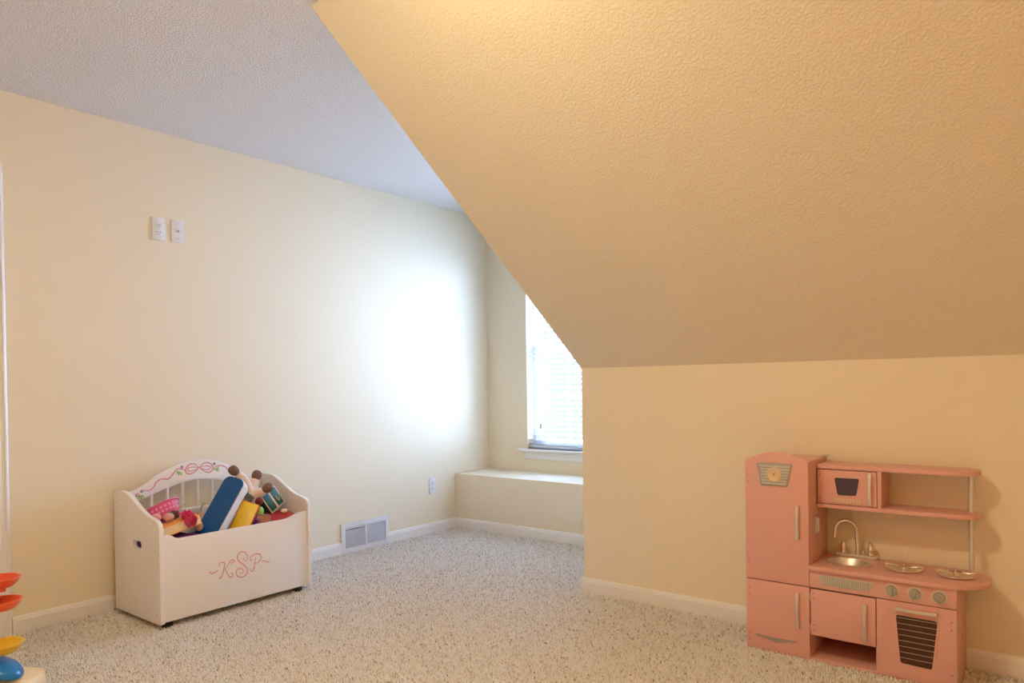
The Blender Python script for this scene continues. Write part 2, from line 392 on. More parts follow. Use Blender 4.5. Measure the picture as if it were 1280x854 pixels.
# ------------------------------------------------------------------ play kitchen against the knee wall
KX, KY = -1.069, 2.885
kt = thing('play_kitchen', 'pink wooden toy kitchen with fridge, sink, burners and oven against the knee wall', 'toy kitchen', (KX, KY, FZ))
D = .262; G = -FZ                       # depth; local z of the pile surface
def Z(z): return z + G
fw = .250; bw = .739; T = .014
SCREW = obj('screw', B().disc((0, 0, 0), .0028, 'y', -.0007, 8), M_screw, kt, loc=(.5, .012, Z(.365)))
first_used = [False]
def screws(parent, pts):
    for x, y, z in pts: copy(SCREW, parent, (x, y, z))
def pull(parent, p0, p1, out=.020, w=.011):
    """bowed bar handle from p0 to p1 standing off the front (-y)"""
    p0 = Vector(p0); p1 = Vector(p1); path = [p0 + Vector((0, .001, 0))]
    for k in range(9):
        t = k / 8; path.append(p0.lerp(p1, .02 + .96 * t) + Vector((0, -out * (.72 + .28 * math.sin(math.pi * t)), 0)))
    path.append(p1 + Vector((0, .001, 0)))
    wv = (1, 0, 0) if abs(p1.z - p0.z) > abs(p1.x - p0.x) else (0, 0, 1)
    n = len(path)
    return obj('handle', B().bar(path, wv, [w * .8] + [w * (.85 + .25 * abs(2 * k / (n - 3) - 1)) for k in range(n - 2)] + [w * .8], .005), M_steel, parent, bevel=.001)
# base board and carcass panels
obj('base_board', B().box(0, bw, .004, D, 0, Z(.008)), M_pink, kt, bevel=.0015)
obj('side_panel', B().box(.001, T, T + .002, D, Z(.008), Z(.757)), M_pink, kt, bevel=.001)
fs = obj('side_panel', B().box(fw - T, fw - .001, T + .002, D, Z(.008), Z(.757)), M_pink, kt, bevel=.001)
obj('fridge_top', B().box(.001, fw - .001, T + .002, D, Z(.757), Z(.770)), M_pink, kt, bevel=.001)
obj('back_panel', B().box(T, fw - T, D - .006, D, Z(.008), Z(.757)), M_pink_shaded, kt)
obj('fridge_shelf', B().box(T, fw - T, T + .004, D - .006, Z(.275), Z(.287)), M_pink, kt)
# upper fridge door with arched top
zs = .768
poly = [(.001, Z(.284)), (fw - .001, Z(.284)), (fw - .001, Z(zs - .006))] + [(fw / 2 + (fw / 2 - .001) * u_, Z(zs - .006 + .040 * (1 - u_ * u_))) for u_ in [1 - .125 * k_ for k_ in range(1, 16)]] + [(.001, Z(zs - .006))]
ud = obj('fridge_door', B().prism(poly, 'y', 0, T), M_pink, kt, bevel=.0015)
pull(ud, (.210, 0, Z(.596)), (.210, 0, Z(.463)))
screws(ud, [(.013, 0, Z(z)) for z in (.702, .676, .386, .360)])
bd = obj('clock_badge', B().prism(rpoly([(.050, Z(.757)), (.066, Z(.666)), (.170, Z(.666)), (.190, Z(.757)), (.12, Z(.760))], .004), 'y', -.004, 0), M_groove, ud, bevel=.001)
for k in range(7):
    z = .676 + .0115 * k; t = (z - .666) / .091
    obj('ridge', B().box(.070 - .014 * t + .002, .166 + .018 * t - .002, -.0052, -.004, Z(z) - .0034, Z(z) + .0034), M_satin, bd, bevel=.001)
ck = obj('clock_dial', B().lathe([(.030, 0), (.030, .002), (.024, .0035), (.022, .002), (.002, .002)], n=28, mtx=Matrix.Rotation(R(90), 4, 'X'), c=(.120, -.0052, Z(.712))), M_gold, bd, smooth=40)
for k in range(12):
    a = R(30 * k); obj('hour_mark', B().obox((.120 + .0265 * math.cos(a), -.0085, Z(.712) + .0265 * math.sin(a)), (.0024 * math.cos(a), 0, .0024 * math.sin(a)), (0, .0006, 0), (-.0012 * math.sin(a), 0, .0012 * math.cos(a))), M_cream, bd)
obj('clock_hand', B().obox((.122, -.0085, Z(.717)), (.0028, 0, .0065), (0, .0006, 0), (.0008, 0, -.0004)).disc((.120, -.008, Z(.712)), .003, 'y', -.002), M_screw, bd)
# freezer door below
ld = obj('freezer_door', B().box(.001, fw - .001, 0, T, Z(.006), Z(.280)), M_pink, kt, bevel=.0015)
pull(ld, (.207, 0, Z(.252)), (.207, 0, Z(.116)))
screws(ld, [(.013, 0, Z(z)) for z in (.244, .217, .059, .032)])
obj('wing_badge', B().prism([(.036, Z(.060)), (.118, Z(.0575)), (.204, Z(.0605)), (.196, Z(.054)), (.160, Z(.050)), (.128, Z(.040)), (.118, Z(.039)), (.108, Z(.041)), (.080, Z(.050)), (.048, Z(.053))], 'y', -.004, 0), M_knob, ld, bevel=.001)
# telephone hook on the fridge side
hk = obj('side_bracket', B().box(fw, fw + .010, .075, .102, Z(.478), Z(.545)), M_satin, kt, bevel=.002)
obj('bracket_lip', B().box(fw + .010, fw + .016, .080, .097, Z(.486), Z(.540)), M_steel, hk, bevel=.002)
SX = obj('screw', B().disc((0, 0, 0), .0026, 'x', .0007, 8), M_screw, kt, loc=(fw - .001, .235, Z(.60)))
for (yy, zz) in ((.235, .44), (.06, .40)): copy(SX, kt, (fw - .001, yy, Z(zz)))
# counter with a hole for the basin
CT = Z(.368); CB = Z(.352); ce = .832
plan = [(fw, -.014), (.66, -.014)] + arc(ce - .155, .125, .155, -80, 0, 8, ry=.139) + arc(ce - .155, .125, .155, 8, 60, 6, ry=.158) + [(ce - .10, D), (fw, D)]
sc = (.361, .128); hole = [(sc[0] + .078 * math.cos(R(a)), sc[1] + .060 * math.sin(R(a))) for a in range(0, 360, 15)]
obj('counter_top', B().prism(plan, 'z', CB, CT, holes=[hole]), M_pink, kt, bevel=.0025)
obj('sink_basin', B().lathe([(.086, .0005), (.086, .0035), (.078, .0035), (.072, -.004), (.060, -.026), (.030, -.033), (.003, -.034)], c=(sc[0], sc[1], CT), n=32, sy=.77, caps=False), M_steel, kt, smooth=50)
fc = obj('faucet', B().prism(rrect(.285, .448, .222, .250, .012), 'z', CT, CT + .012), M_steel, kt, bevel=.003)
gx, gy, gz = .372, .236, CT + .012
path = [(gx, gy, gz), (gx, gy, gz + .03), (gx - .003, gy - .001, gz + .075)]
for a in range(0, 181, 20): path.append((gx - .003 - .037 + .037 * math.cos(R(a)), gy - .004 - .030 * (a / 180), gz + .098 + .040 * math.sin(R(a))))
path.append((path[-1][0] - .002, path[-1][1], path[-1][2] - .030))
obj('spout', B().tube(path, [.0105, .0090, .0080] + [.0076] * (len(path) - 4) + [.0084], 12), M_chrome, fc, smooth=60)
for hx, sd in ((.318, -1), (.418, 1)):
    obj('tap_handle', B().lathe([(.012, 0), (.013, .006), (.010, .012), (.0125, .022), (.0105, .034), (.006, .043), (.0075, .049), (.003, .055)], c=(hx, gy, gz - .001), n=16).tube([(hx, gy, gz + .045), (hx + sd * .012 if sd > 0 else hx - .018, gy - .010, gz + .046)], [.003, .0035], 8), M_chrome, fc, smooth=50)
obj('faucet_knob', B().lathe([(.004, 0), (.004, .010), (.006, .013), (.003, .018)], c=(gx + .020, gy, gz - .001), n=10), M_chrome, fc, smooth=50)
# burners
def burner(cx, cy):
    bu = obj('burner', B().lathe([(.052, 0), (.060, .004), (.061, .010), (.055, .011), (.048, .005), (.025, .003), (.012, .008), (.002, .009)], c=(cx, cy, CT), n=32, sy=.92), M_chrome, kt, smooth=45)
    for a in (0, 90, 180, 270):
        dx, dy = math.cos(R(a + 8)), math.sin(R(a + 8)) * .92
        obj('grate_arm', B().bar([(cx + dx * .020, cy + dy * .020, CT + .016), (cx + dx * .040, cy + dy * .040, CT + .017), (cx + dx * .064, cy + dy * .064, CT + .0185)], (-dy, dx, 0), [.006, .006, .010], .005), M_chrome, bu, bevel=.001)
        obj('grate_foot', B().tube([(cx + dx * .052, cy + dy * .052, CT + .006), (cx + dx * .052, cy + dy * .052, CT + .018)], .003, 6), M_chrome, bu)
burner(.557, .122); burner(.722, .130)
# control strip
cp = obj('control_panel', B().box(fw + .001, bw, 0, T, Z(.283), CB), M_pink, kt, bevel=.0012)
gr = obj('vent_grille', B().prism(rpoly([(.278, Z(.336)), (.299, Z(.299)), (.461, Z(.299)), (.479, Z(.336))], .006), 'y', -.004, 0), M_satin, cp, bevel=.0012)
obj('grille_recess', B().box(.300, .461, -.0043, -.0039, Z(.3035), Z(.3315)), M_groove, gr)
for k in range(26):
    x = .301 + .0061 * k; obj('rib', B().box(x, x + .003, -.0058, -.004, Z(.304), Z(.331)), M_steel, gr)
for i, (kx, an) in enumerate(((.538, 88), (.612, 70), (.687, -38))):
    kd = obj('dial_plate', B().disc((kx, 0, Z(.318)), .0255, 'y', -.0025, 28), M_cream, cp, bevel=.0008)
    kn = obj('knob', B().lathe([(.019, 0), (.0195, .004), (.018, .009), (.002, .010)], n=24, mtx=Matrix.Rotation(R(90), 4, 'X'), c=(kx, -.0025, Z(.318))), M_knob, kd, smooth=40)
    ca, sa = math.cos(R(an)), math.sin(R(an))
    obj('pointer', B().obox((kx, -.015, Z(.318)), (.0185 * ca, 0, .0185 * sa), (0, .004, 0), (-.0042 * sa, 0, .0042 * ca)), M_knob, kn, bevel=.0015)
# cupboard, open nook, oven
sp = .486
obj('partition', B().box(sp - .006, sp + .008, T + .002, D, Z(.008), CB), M_pink, kt)
obj('nook_ceiling', B().box(fw, sp - .006, T + .002, D, Z(.098), Z(.110)), M_pink, kt)
obj('nook_back', B().box(fw, sp - .006, D - .006, D, Z(.008), CB), M_pink_shaded, kt)
copy(SCREW, kt, (.40, D - .0065, Z(.055)))
cdr = obj('cupboard_door', B().box(fw + .004, sp - .003, -.002, T - .002, Z(.099), Z(.277)), M_pink, kt, bevel=.0015)
pull(cdr, (.449, -.002, Z(.250)), (.449, -.002, Z(.115)))
screws(cdr, [(.267, -.002, Z(z)) for z in (.262, .243, .139, .119)])
for z in (.245, .125): obj('hinge', B().box(fw + .001, fw + .0045, -.004, .002, Z(z) - .014, Z(z) + .016), M_satin, cdr)
od = obj('oven_door', B().prism([(sp, Z(.004)), (bw, Z(.004)), (bw, Z(.280)), (sp, Z(.280))], 'y', 0, T, holes=[rpoly([(.549, Z(.233)), (.563, Z(.058)), (.663, Z(.055)), (.682, Z(.231))], .010)]), M_pink, kt, bevel=.0012)
pull(od, (.549, 0, Z(.257)), (.682, 0, Z(.257)))
screws(od, [(bw - .016, 0, Z(z)) for z in (.236, .208, .050, .022)])
oo = rpoly([(.543, Z(.2395)), (.557, Z(.0515)), (.669, Z(.0485)), (.689, Z(.2375))], .013)
oi = rpoly([(.550, Z(.2325)), (.5635, Z(.0585)), (.6625, Z(.0555)), (.6815, Z(.2305))], .010)
obj('window_rim', B().prism(oo, 'y', -.002, .0, holes=[oi]), M_pink, od, bevel=.0008)
wg = obj('oven_window', B().prism(rpoly([(.549, Z(.233)), (.563, Z(.058)), (.663, Z(.055)), (.682, Z(.231))], .010), 'y', .004, .006), M_oven, od)
for k in range(8):
    z = .222 - .0205 * k; t = (z - .056) / .177
    obj('rack_line', B().box(.563 - .014 * t + .001, .664 + .018 * t - .001, .0032, .004, Z(z) - .0007, Z(z) + .0007), M_line, wg)
obj('oven_body', B().box(sp + .008, bw - T, D - .008, D, Z(.008), CB), M_pink_shaded, kt)
so = obj('side_panel', B().box(bw - T, bw, T + .001, D, Z(.008), CB), M_pink, kt, bevel=.001)
for (yy, zz) in ((.03, .335), (.03, .31), (.03, .22), (.03, .09), (.12, .16), (.19, .185), (.03, .03)): copy(SX, so, (bw, yy, Z(zz)))
for z in (.225, .045): obj('hinge', B().box(bw, bw + .001, .010, .020, Z(z) - .014, Z(z) + .014), M_satin, so)
# shelf unit above the counter
UY = .108; ue = .797
def shelf_plan(y0):
    return [(fw, y0), (ue - .10, y0)] + arc(ue - .085, y0 + .080, .085, -80, 0, 8, ry=.080) + arc(ue - .085, y0 + .080, .085, 10, 60, 5, ry=.085) + [(ue - .05, D), (fw, D)]
ts = obj('upper_shelf', B().prism(shelf_plan(UY), 'z', Z(.734), Z(.750)), M_pink, kt, bevel=.002)
ms = obj('lower_shelf', B().prism(shelf_plan(UY), 'z', Z(.579), Z(.594)), M_pink, kt, bevel=.002)
obj('divider', B().box(.470, .484, UY + .003, D, Z(.594), Z(.734)), M_pink, kt, bevel=.001)
SZ = obj('screw', B().disc((0, 0, 0), .003, 'z', .0008, 8), M_screw, ts, loc=(.275, .24, Z(.750)))
for (xx, yy) in ((.477, .14), (.50, .245), (.775, .20)): copy(SZ, ts, (xx - .015, yy, Z(.750)))
obj('top_hinge', B().box(.240, .262, .235, .250, Z(.770), Z(.778)), M_satin, kt, bevel=.002)
md = obj('microwave_door', B().box(.254, .468, UY + .002, UY + .014, Z(.597), Z(.731)), M_pink, kt, bevel=.0015)
pull(md, (.446, UY + .002, Z(.726)), (.446, UY + .002, Z(.603)), .017)
screws(md, [(.262, UY + .002, Z(z)) for z in (.722, .708, .618, .604)])
obj('microwave_window', B().prism(rpoly([(.317, Z(.701)), (.329, Z(.633)), (.396, Z(.635)), (.408, Z(.702))], .008), 'y', UY + .0005, UY + .002), M_micro, md)
kp = obj('keypad', B().box(.311, .417, UY + .0012, UY + .002, Z(.6045), Z(.6235)), M_pink, md)
for r_ in range(2):
    for k in range(9): obj('key', B().box(.313 + .0116 * k, .321 + .0116 * k, UY + .0002, UY + .0012, Z(.606 + .009 * r_), Z(.612 + .009 * r_)), M_cream, kp)
ps = obj('shelf_post', B().lathe([(.0095, CT), (.0095, Z(.7345))], c=(.764, .205, 0), n=20), M_steel, kt, smooth=40)
obj('post_collar', B().lathe([(.017, 0), (.017, .004), (.011, .007)], c=(.764, .205, CT), n=20), M_steel, ps, smooth=40)

# ------------------------------------------------------------------ white toy chest
CX, CY = -3.700, 1.532
ch = thing('toy_chest', 'white wooden toy chest with arched back and pink painted monogram against the wall', 'toy chest', (CX, CY, FZ))
CW, CD = .812, .457
def side_poly():
    top = spline([(.0, .585), (.012, .5955), (.05, .601), (.095, .600), (.145, .592), (.20, .570), (.265, .538), (.335, .510), (.395, .498), (.43, .490), (.450, .475), (.457, .455)], 3)
    return [(.0, Z(.022)), ] + [(a, Z(b)) for a, b in top] + [(.457, Z(.030)), (.449, Z(.022))]
slot = [(a, Z(b)) for a, b in rrect(.192, .282, .343, .382, .018)]
for y0 in (0, CW - .020):
    sd = obj('side_panel', B().prism(side_poly(), 'y', y0, y0 + .020, holes=[slot]), M_chest, ch, bevel=.005, seg=3)
    for (xx, zz) in ((.03, .545), (.03, .44), (.03, .065), (.22, .045), (.42, .065), (.42, .355)):
        obj('screw_plug', B().disc((xx, y0, Z(zz)), .005, 'y', -.0006 if y0 == 0 else .0206, 10), M_cream, sd)
ft = [(.020, .424), (.050, .423), (.066, .416), (.080, .405), (.098, .400), (.14, .3995)]
ft += [(y, .3995) for y in (.25, .406, .55)] + [(.635, .3995), (.672, .401), (.70, .408), (.725, .418), (.745, .423), (.792, .424)]
fp = obj('front_panel', B().prism([(.020, Z(.028))] + [(y, Z(z)) for y, z in ft] + [(.792, Z(.028))], 'x', .431, .447), M_chest, ch, bevel=.002)
obj('bottom_board', B().box(.012, .431, .020, .792, Z(.028), Z(.042)), M_chest, ch)
obj('back_panel', B().box(.006, .020, .020, .792, Z(.028), Z(.445)), M_chest, ch)
obj('back_rail', B().box(.004, .030, .020, .792, Z(.445), Z(.462)), M_chest, ch, bevel=.003)
for k in range(9):
    y = .093 + .081 * (k - .0)
    if y > .78: continue
    obj('spindle', B().tube([(.014, y, Z(.460)), (.014, y, Z(.545 + .055 * math.cos((y - .413) / .40 * math.pi / 2)))], .0075, 10), M_chest, ch, smooth=60)
# arched back board: flared ends, raised middle
topc = [(.020, .572), (.060, .578), (.127, .604), (.199, .650), (.273, .685), (.345, .706), (.413, .713)]
topc = topc + [(.826 - y, z) for y, z in topc[-2::-1]]
undc = [(.020, .512), (.060, .521), (.097, .531), (.168, .554), (.264, .584), (.345, .602), (.413, .608)]
undc = undc + [(.826 - y, z) for y, z in undc[-2::-1]]
topc = [(min(y, .792), z) for y, z in topc]; undc = [(min(y, .792), z) for y, z in undc]
pa = spline(topc, 4); pb = spline(undc, 4)
ab = obj('arched_back', B().prism([(y, Z(z)) for y, z in pa] + [(y, Z(z)) for y, z in pb[::-1]], 'x', .004, .022), M_chest, ch, bevel=.003)
# painted decoration: raised paint strokes on the board
def stroke(name, pts, x, wd, m, parent, taper=True):
    p = spline(pts, 6); n = len(p)
    path = [(x, a, Z(b)) for a, b in p]; b = B()
    vv = []
    for i in range(n):
        a0, a1 = Vector(path[max(i - 1, 0)]), Vector(path[min(i + 1, n - 1)]); t = (a1 - a0).normalized(); q = Vector((0, -t.z, t.y))
        wv = wd * (.55 + .45 * math.sin(math.pi * min(1, max(0, i / (n - 1))))) if taper else wd
        vv.append([Vector(path[i]) + q * wv / 2, Vector(path[i]) + Vector((.0008, 0, 0)), Vector(path[i]) - q * wv / 2])
    b.loft(vv, caps=False, closed=False)
    return obj(name, b, m, parent)
AX = .0224
stroke('painted_ribbon', [(0.13, 0.584), (0.162, 0.58), (0.183, 0.595), (0.198, 0.619), (0.228, 0.631), (0.257, 0.627), (0.28, 0.647), (0.303, 0.671), (0.326, 0.671), (.349, .664)], AX, .008, M_pinkprint, ab)
stroke('painted_ribbon', [(0.5, 0.655), (0.525, 0.667), (0.55, 0.668), (0.575, 0.657), (0.592, 0.636), (.62, .628), (.64, .600), (.67, .588), (.70, .575)], AX, .008, M_pinkprint, ab)
stroke('painted_bow', [(0.423, 0.67), (0.396, 0.692), (0.365, 0.687), (0.349, 0.662), (0.364, 0.642), (0.395, 0.646), (0.423, 0.67)], AX, .008, M_pinkprint, ab)
stroke('painted_bow', [(0.423, 0.67), (0.452, 0.691), (0.484, 0.687), (0.5, 0.663), (0.487, 0.64), (0.459, 0.643), (0.423, 0.67)], AX, .008, M_pinkprint, ab)
stroke('painted_bow', [(0.423, 0.67), (0.388, 0.675), (.362, .672), (0.370, 0.655), (.400, .658), (.423, .67)], AX, .006, M_pinkprint, ab)
stroke('painted_bow', [(0.423, 0.67), (0.46, 0.675), (.485, .668), (0.478, 0.653), (.45, .657), (.423, .67)], AX, .006, M_pinkprint, ab)
def leafs(c0, dirs):
    for a in dirs:
        ca, sa = math.cos(R(a)), math.sin(R(a)); y, z = c0
        stroke('painted_leaf', [(y, z), (y + .009 * ca, z + .009 * sa), (y + .020 * ca, z + .020 * sa)], AX + .0002, .008, M_greenprint, ab)
leafs((.318, .655), (200, 250, 310, 160)); leafs((.520, .653), (-20, -60, 190, 30)); leafs((.118, .560), (230, 280, 330, 190)); leafs((.690, .578), (-40, -90, 200))
def flower(y, z, m, r=.0065):
    for k in range(5):
        a = 2 * math.pi * k / 5; obj('painted_flower', B().disc((AX, y + r * .75 * math.cos(a), Z(z) + r * .75 * math.sin(a)), r * .55, 'x', .0006, 8), m, ab)
flower(.330, .681, M_purpleprint); flower(.509, .681, M_purpleprint); flower(.123, .580, M_purpleprint); flower(.101, .563, M_pinkprint, .009); flower(.695, .590, M_purpleprint)
# monogram letters on the front
MX = .4474
mono = {'letter_flourish': [[(0.237, 0.216), (0.251, 0.204), (0.268, 0.206), (0.285, 0.213)], [(0.517, 0.207), (0.53, 0.21), (0.541, 0.202), (0.554, 0.199), (0.562, 0.207)]],
 'letter_k': [[(0.292, 0.226), (0.287, 0.237), (0.296, 0.246), (0.311, 0.245), (0.317, 0.237), (0.313, 0.215), (0.305, 0.185), (0.294, 0.17), (0.288, 0.176), (0.292, 0.184)],
  [(0.352, 0.225), (0.352, 0.234), (0.360, 0.235), (0.367, 0.242), (0.357, 0.248), (0.345, 0.242), (0.329, 0.222), (0.314, 0.208)], [(0.316, 0.209), (0.327, 0.197), (0.335, 0.177), (0.345, 0.165), (0.358, 0.17), (0.355, 0.181), (0.347, 0.183)]],
 'letter_s': [[(0.426, 0.248), (0.417, 0.243), (0.423, 0.232), (0.435, 0.232), (0.44, 0.248), (0.428, 0.27), (0.404, 0.278), (0.386, 0.262), (0.389, 0.238), (0.416, 0.213), (0.437, 0.186), (0.431, 0.161), (0.405, 0.152), (0.382, 0.165), (0.377, 0.186), (0.391, 0.199), (0.409, 0.192), (0.414, 0.176), (0.401, 0.171), (0.393, 0.179)]],
 'letter_p': [[(0.484, 0.240), (0.48, 0.213), (0.476, 0.191), (0.469, 0.173), (0.459, 0.17), (0.454, 0.179), (0.462, 0.184)], [(0.466, 0.226), (0.456, 0.225), (0.454, 0.24), (0.479, 0.252), (0.504, 0.248), (0.516, 0.229), (0.505, 0.212), (0.487, 0.205), (0.479, 0.212)]]}
for nm, sts in mono.items():
    for st in sts: stroke(nm, st, MX, .0062, M_pinkprint, fp)
for (xx, yy) in ((.405, .055), (.405, .757), (.05, .055), (.05, .757)):
    obj('foot', B().lathe([(.021, 0), (.023, .006), (.023, .026), (.018, Z(.028))], c=(xx, yy, 0), n=16), M_black, ch, smooth=40)

# ------------------------------------------------------------------ toys heaped in the chest (chest coordinates: out from wall, along, up)
def W(d_, y, z): return Vector((CX + d_, CY + y, z))
def cm(name, col, rough=.5, **k): return mat(name, col, rough, **k)
# plum blanket filling the lower part
bm = bmesh.new(); nx, ny = 22, 40; vg = []
for i in range(nx + 1):
    row = []
    for j in range(ny + 1):
        x = .034 + .388 * i / nx; y = .030 + .752 * j / ny
        h_ = .315 + .035 * noise.noise(Vector((x * 9, y * 9, 1.3))) + .02 * noise.noise(Vector((x * 22, y * 22, 4)))
        h_ += .070 * math.exp(-((y - .16) / .13) ** 2) * (1 if x > .2 else .7)
        row.append(bm.verts.new((CX + x, CY + y, h_)))
    vg.append(row)
for i in range(nx):
    for j in range(ny): bm.faces.new((vg[i][j], vg[i + 1][j], vg[i + 1][j + 1], vg[i][j + 1]))
rim = [vg[i][0] for i in range(nx + 1)] + [vg[nx][j] for j in range(1, ny + 1)] + [vg[i][ny] for i in range(nx - 1, -1, -1)] + [vg[0][j] for j in range(ny - 1, 0, -1)]
low = [bm.verts.new((v.co.x, v.co.y, .043)) for v in rim]
for i in range(len(rim)): bm.faces.new((rim[i], rim[(i + 1) % len(rim)], low[(i + 1) % len(rim)], low[i]))
bm.faces.new(low)
tag(obj('folded_blanket', bm, cm('plum_fabric', (.12, .016, .17), .8), smooth=60), 'dark plum cloth bunched under the toys in the chest', 'blanket')

def slab_pts(c0, a, n, L, wd, th, r, k=5):
    """rounded slab: long axis a, face normal n; returns rings through the thickness"""
    a = Vector(a).normalized(); n = Vector(n); n = (n - a * n.dot(a)).normalized(); s = a.cross(n)
    return [[Vector(c0) + a * v + s * u + n * t for u, v in rrect(-wd / 2, wd / 2, -L / 2, L / 2, r, k)] for t in th], a, n, s
# blue and white case
ax_ = Vector((-.06, .58, .81)).normalized(); nn = Vector((.52, -.68, .50)); L = .36
ctr = W(.335, .466, .620) - ax_ * (L / 2)
bc = thing('toy_case', 'bright blue and white rounded plastic case leaning diagonally in the chest', 'toy', ctr)
rings, ax2, n2, s2 = slab_pts((0, 0, 0), ax_, nn, L, .112, (-.034, .028), .034)
obj('case_body', B().loft(rings), cm('case_white', (.84, .82, .82), .3), bc, bevel=.006, seg=3)
rings, *_ = slab_pts((0, 0, 0), ax_, nn, L - .004, .108, (.028, .036), .034)
lid = obj('case_lid', B().loft(rings), cm('case_blue', (.006, .085, .32), .22), bc, bevel=.004, seg=3)
# yellow book with red edges
ay = Vector((-.05, .50, .86)).normalized(); Ly = .21
cy_ = W(.350, .525, .497) - ay * (Ly / 2)
yb = thing('yellow_box', 'yellow box with red edges beside the blue case in the chest', 'box', cy_)
rings, a3, n3, s3 = slab_pts((0, 0, 0), ay, (.72, -.62, .2), Ly, .092, (-.030, .010), .003, 1)
obj('box_side', B().loft(rings), cm('box_red', (.62, .05, .03), .4), yb, bevel=.002)
rings, *_ = slab_pts((0, 0, 0), ay, (.72, -.62, .2), Ly - .006, .086, (.010, .0125), .003, 1)
obj('box_front', B().loft(rings), cm('box_yellow', (.86, .56, .02), .35, var=(40, .12)), yb, bevel=.001)
# orange book lying on its side
ob = thing('orange_book', 'thick book with orange cover and cream pages lying at the left of the chest', 'book', W(.345, .128, .440))
u = Vector((.12, .965, .235)).normalized(); v = Vector((-.9, .18, -.05)); v = (v - u * v.dot(u)).normalized(); nz = u.cross(v).normalized()
if nz.z < 0: nz = -nz
obj('pages', B().obox((0, 0, 0), u * .100, v * .062, nz * .0195), cm('book_pages', (.90, .74, .50), .7, var=(90, .06)), ob, bevel=.001)
obj('cover', B().obox(nz * .021, u * .103, v * .065, nz * .0018), cm('book_orange', (.88, .34, .05), .4, var=(25, .2)), ob, bevel=.001)
obj('cover', B().obox(-nz * .021, u * .103, v * .065, nz * .0018), MATS['book_orange'], ob, bevel=.001)
# magenta cloth flower
mg = thing('cloth_flower', 'crumpled magenta cloth flower on the orange book', 'cloth flower', W(.392, .168, .468))
M_mag = cm('magenta_cloth', (.62, .008, .10), .75, sheen=.4)
for k in range(9):
    a = R(40 * k + random.uniform(-12, 12)); e = R(random.uniform(-25, 60)); bm = bmesh.new(); g = []
    for i in range(6):
        row = []
        for j in range(5):
            t = i / 5; u_ = (j - 2) / 2; wv = .030 * math.sin(math.pi * (.12 + .80 * t)); r_ = .054 * t
            p = Vector((r_, u_ * wv, .010 * u_ * u_ + .012 * math.sin(t * 5 + k) + .004 * math.sin(u_ * 6 + k)))
            p = Matrix.Rotation(a, 4, 'X') @ (Matrix.Rotation(-e, 4, 'Y') @ p) if k % 2 else Matrix.Rotation(a, 4, 'Z') @ (Matrix.Rotation(-e, 4, 'Y') @ p)
            row.append(bm.verts.new(p))
        g.append(row)
    for i in range(5):
        for j in range(4): bm.faces.new((g[i][j], g[i + 1][j], g[i + 1][j + 1], g[i][j + 1]))
    obj('petal', bm, M_mag, mg, smooth=70)
b = B().ball((0, 0, 0), (.02, .024, .018)); obj('flower_centre', b, M_mag, mg, smooth=70)
# pink oval basket with rows of holes
bk = thing('plastic_basket', 'hot pink oval plastic basket with pale holes in the chest', 'basket', W(.185, .150, .492))
mt = Matrix.Rotation(R(16), 4, 'X') @ Matrix.Rotation(R(-34), 4, 'Y')
M_bk = cm('basket_pink', (.80, .10, .30), .35)
obj('basket_wall', B().lathe([(.050, -.045), (.056, -.042), (.078, .020), (.084, .022), (.084, .027), (.074, .026), (.052, -.038), (.002, -.040)], n=40, sx=.72, sy=1.12, mtx=mt), M_bk, bk, smooth=40)
M_hole = cm('basket_hole', (.92, .42, .56), .5)
for k in range(24):
    a = 2 * math.pi * k / 24
    for rr, zz in ((.0735, .006), (.0665, -.013)):
        pos = mt @ Vector((rr * .72 * math.cos(a) * 1.015, rr * 1.12 * math.sin(a) * 1.015, zz)); nrm = (mt @ Vector((math.cos(a) / .72, math.sin(a) / 1.12, -.25)) - mt @ Vector((0, 0, 0))).normalized()
        t1 = nrm.orthogonal().normalized(); t2 = nrm.cross(t1)
        obj('hole', B().loft([[pos + .0065 * (math.cos(2 * math.pi * q_ / 8) * t1 + math.sin(2 * math.pi * q_ / 8) * t2) + nrm * e_ for q_ in range(8)] for e_ in (0, .001)]), M_hole, bk)
# small soft balls and bits
tag(obj('plush_ball', B().ball((0, 0, 0), (.020, .024, .021)), cm('pale_pink_plush', (.78, .42, .42), .9, bump=(200, .004, .6, 2)), smooth=80, loc=W(.30, .060, .485)), 'pale pink fuzzy ball beside the chest side panel', 'plush ball')
tag(obj('plush_ball', B().ball((0, 0, 0), (.020, .025, .022)), MATS['pale_pink_plush'], smooth=80, loc=W(.30, .122, .478)), 'pale pink fuzzy ball between basket and orange book', 'plush ball')
tag(obj('toy_ball', B().ball((0, 0, 0), .021), cm('tan_ball', (.48, .26, .20), .6), smooth=80, loc=W(.385, .222, .427)), 'small tan ball under the end of the orange book', 'ball')
sg = thing('toy_spoon', 'silver toy spoon beside the pink basket', 'toy spoon', W(.27, .170, .490))
obj('spoon_handle', B().bar([(0, -.01, -.01), (0, .02, .022), (0, .055, .040)], (1, 0, .2), [.008, .006, .009], .003), M_chrome, sg)
obj('spoon_bowl', B().ball((0, -.022, -.014), (.018, .022, .008)), M_chrome, sg, smooth=60)
tag(obj('toy_block', B().obox((0, 0, 0), (.016, .006, 0), (-.006, .02, .004), (0, -.003, .02)), cm('dark_block', (.08, .05, .045), .5), bevel=.003, loc=W(.28, .150, .478)), 'small dark toy block behind the magenta flower', 'toy block')
tag(obj('toy_straw', B().tube([(0, 0, -.05), (0, .018, 0), (0, .045, .032)], .0045, 10), cm('sage_plastic', (.34, .45, .36), .4), smooth=60, loc=W(.20, .310, .475)), 'grey-green plastic tube sticking up beside the blue case', 'plastic tube')
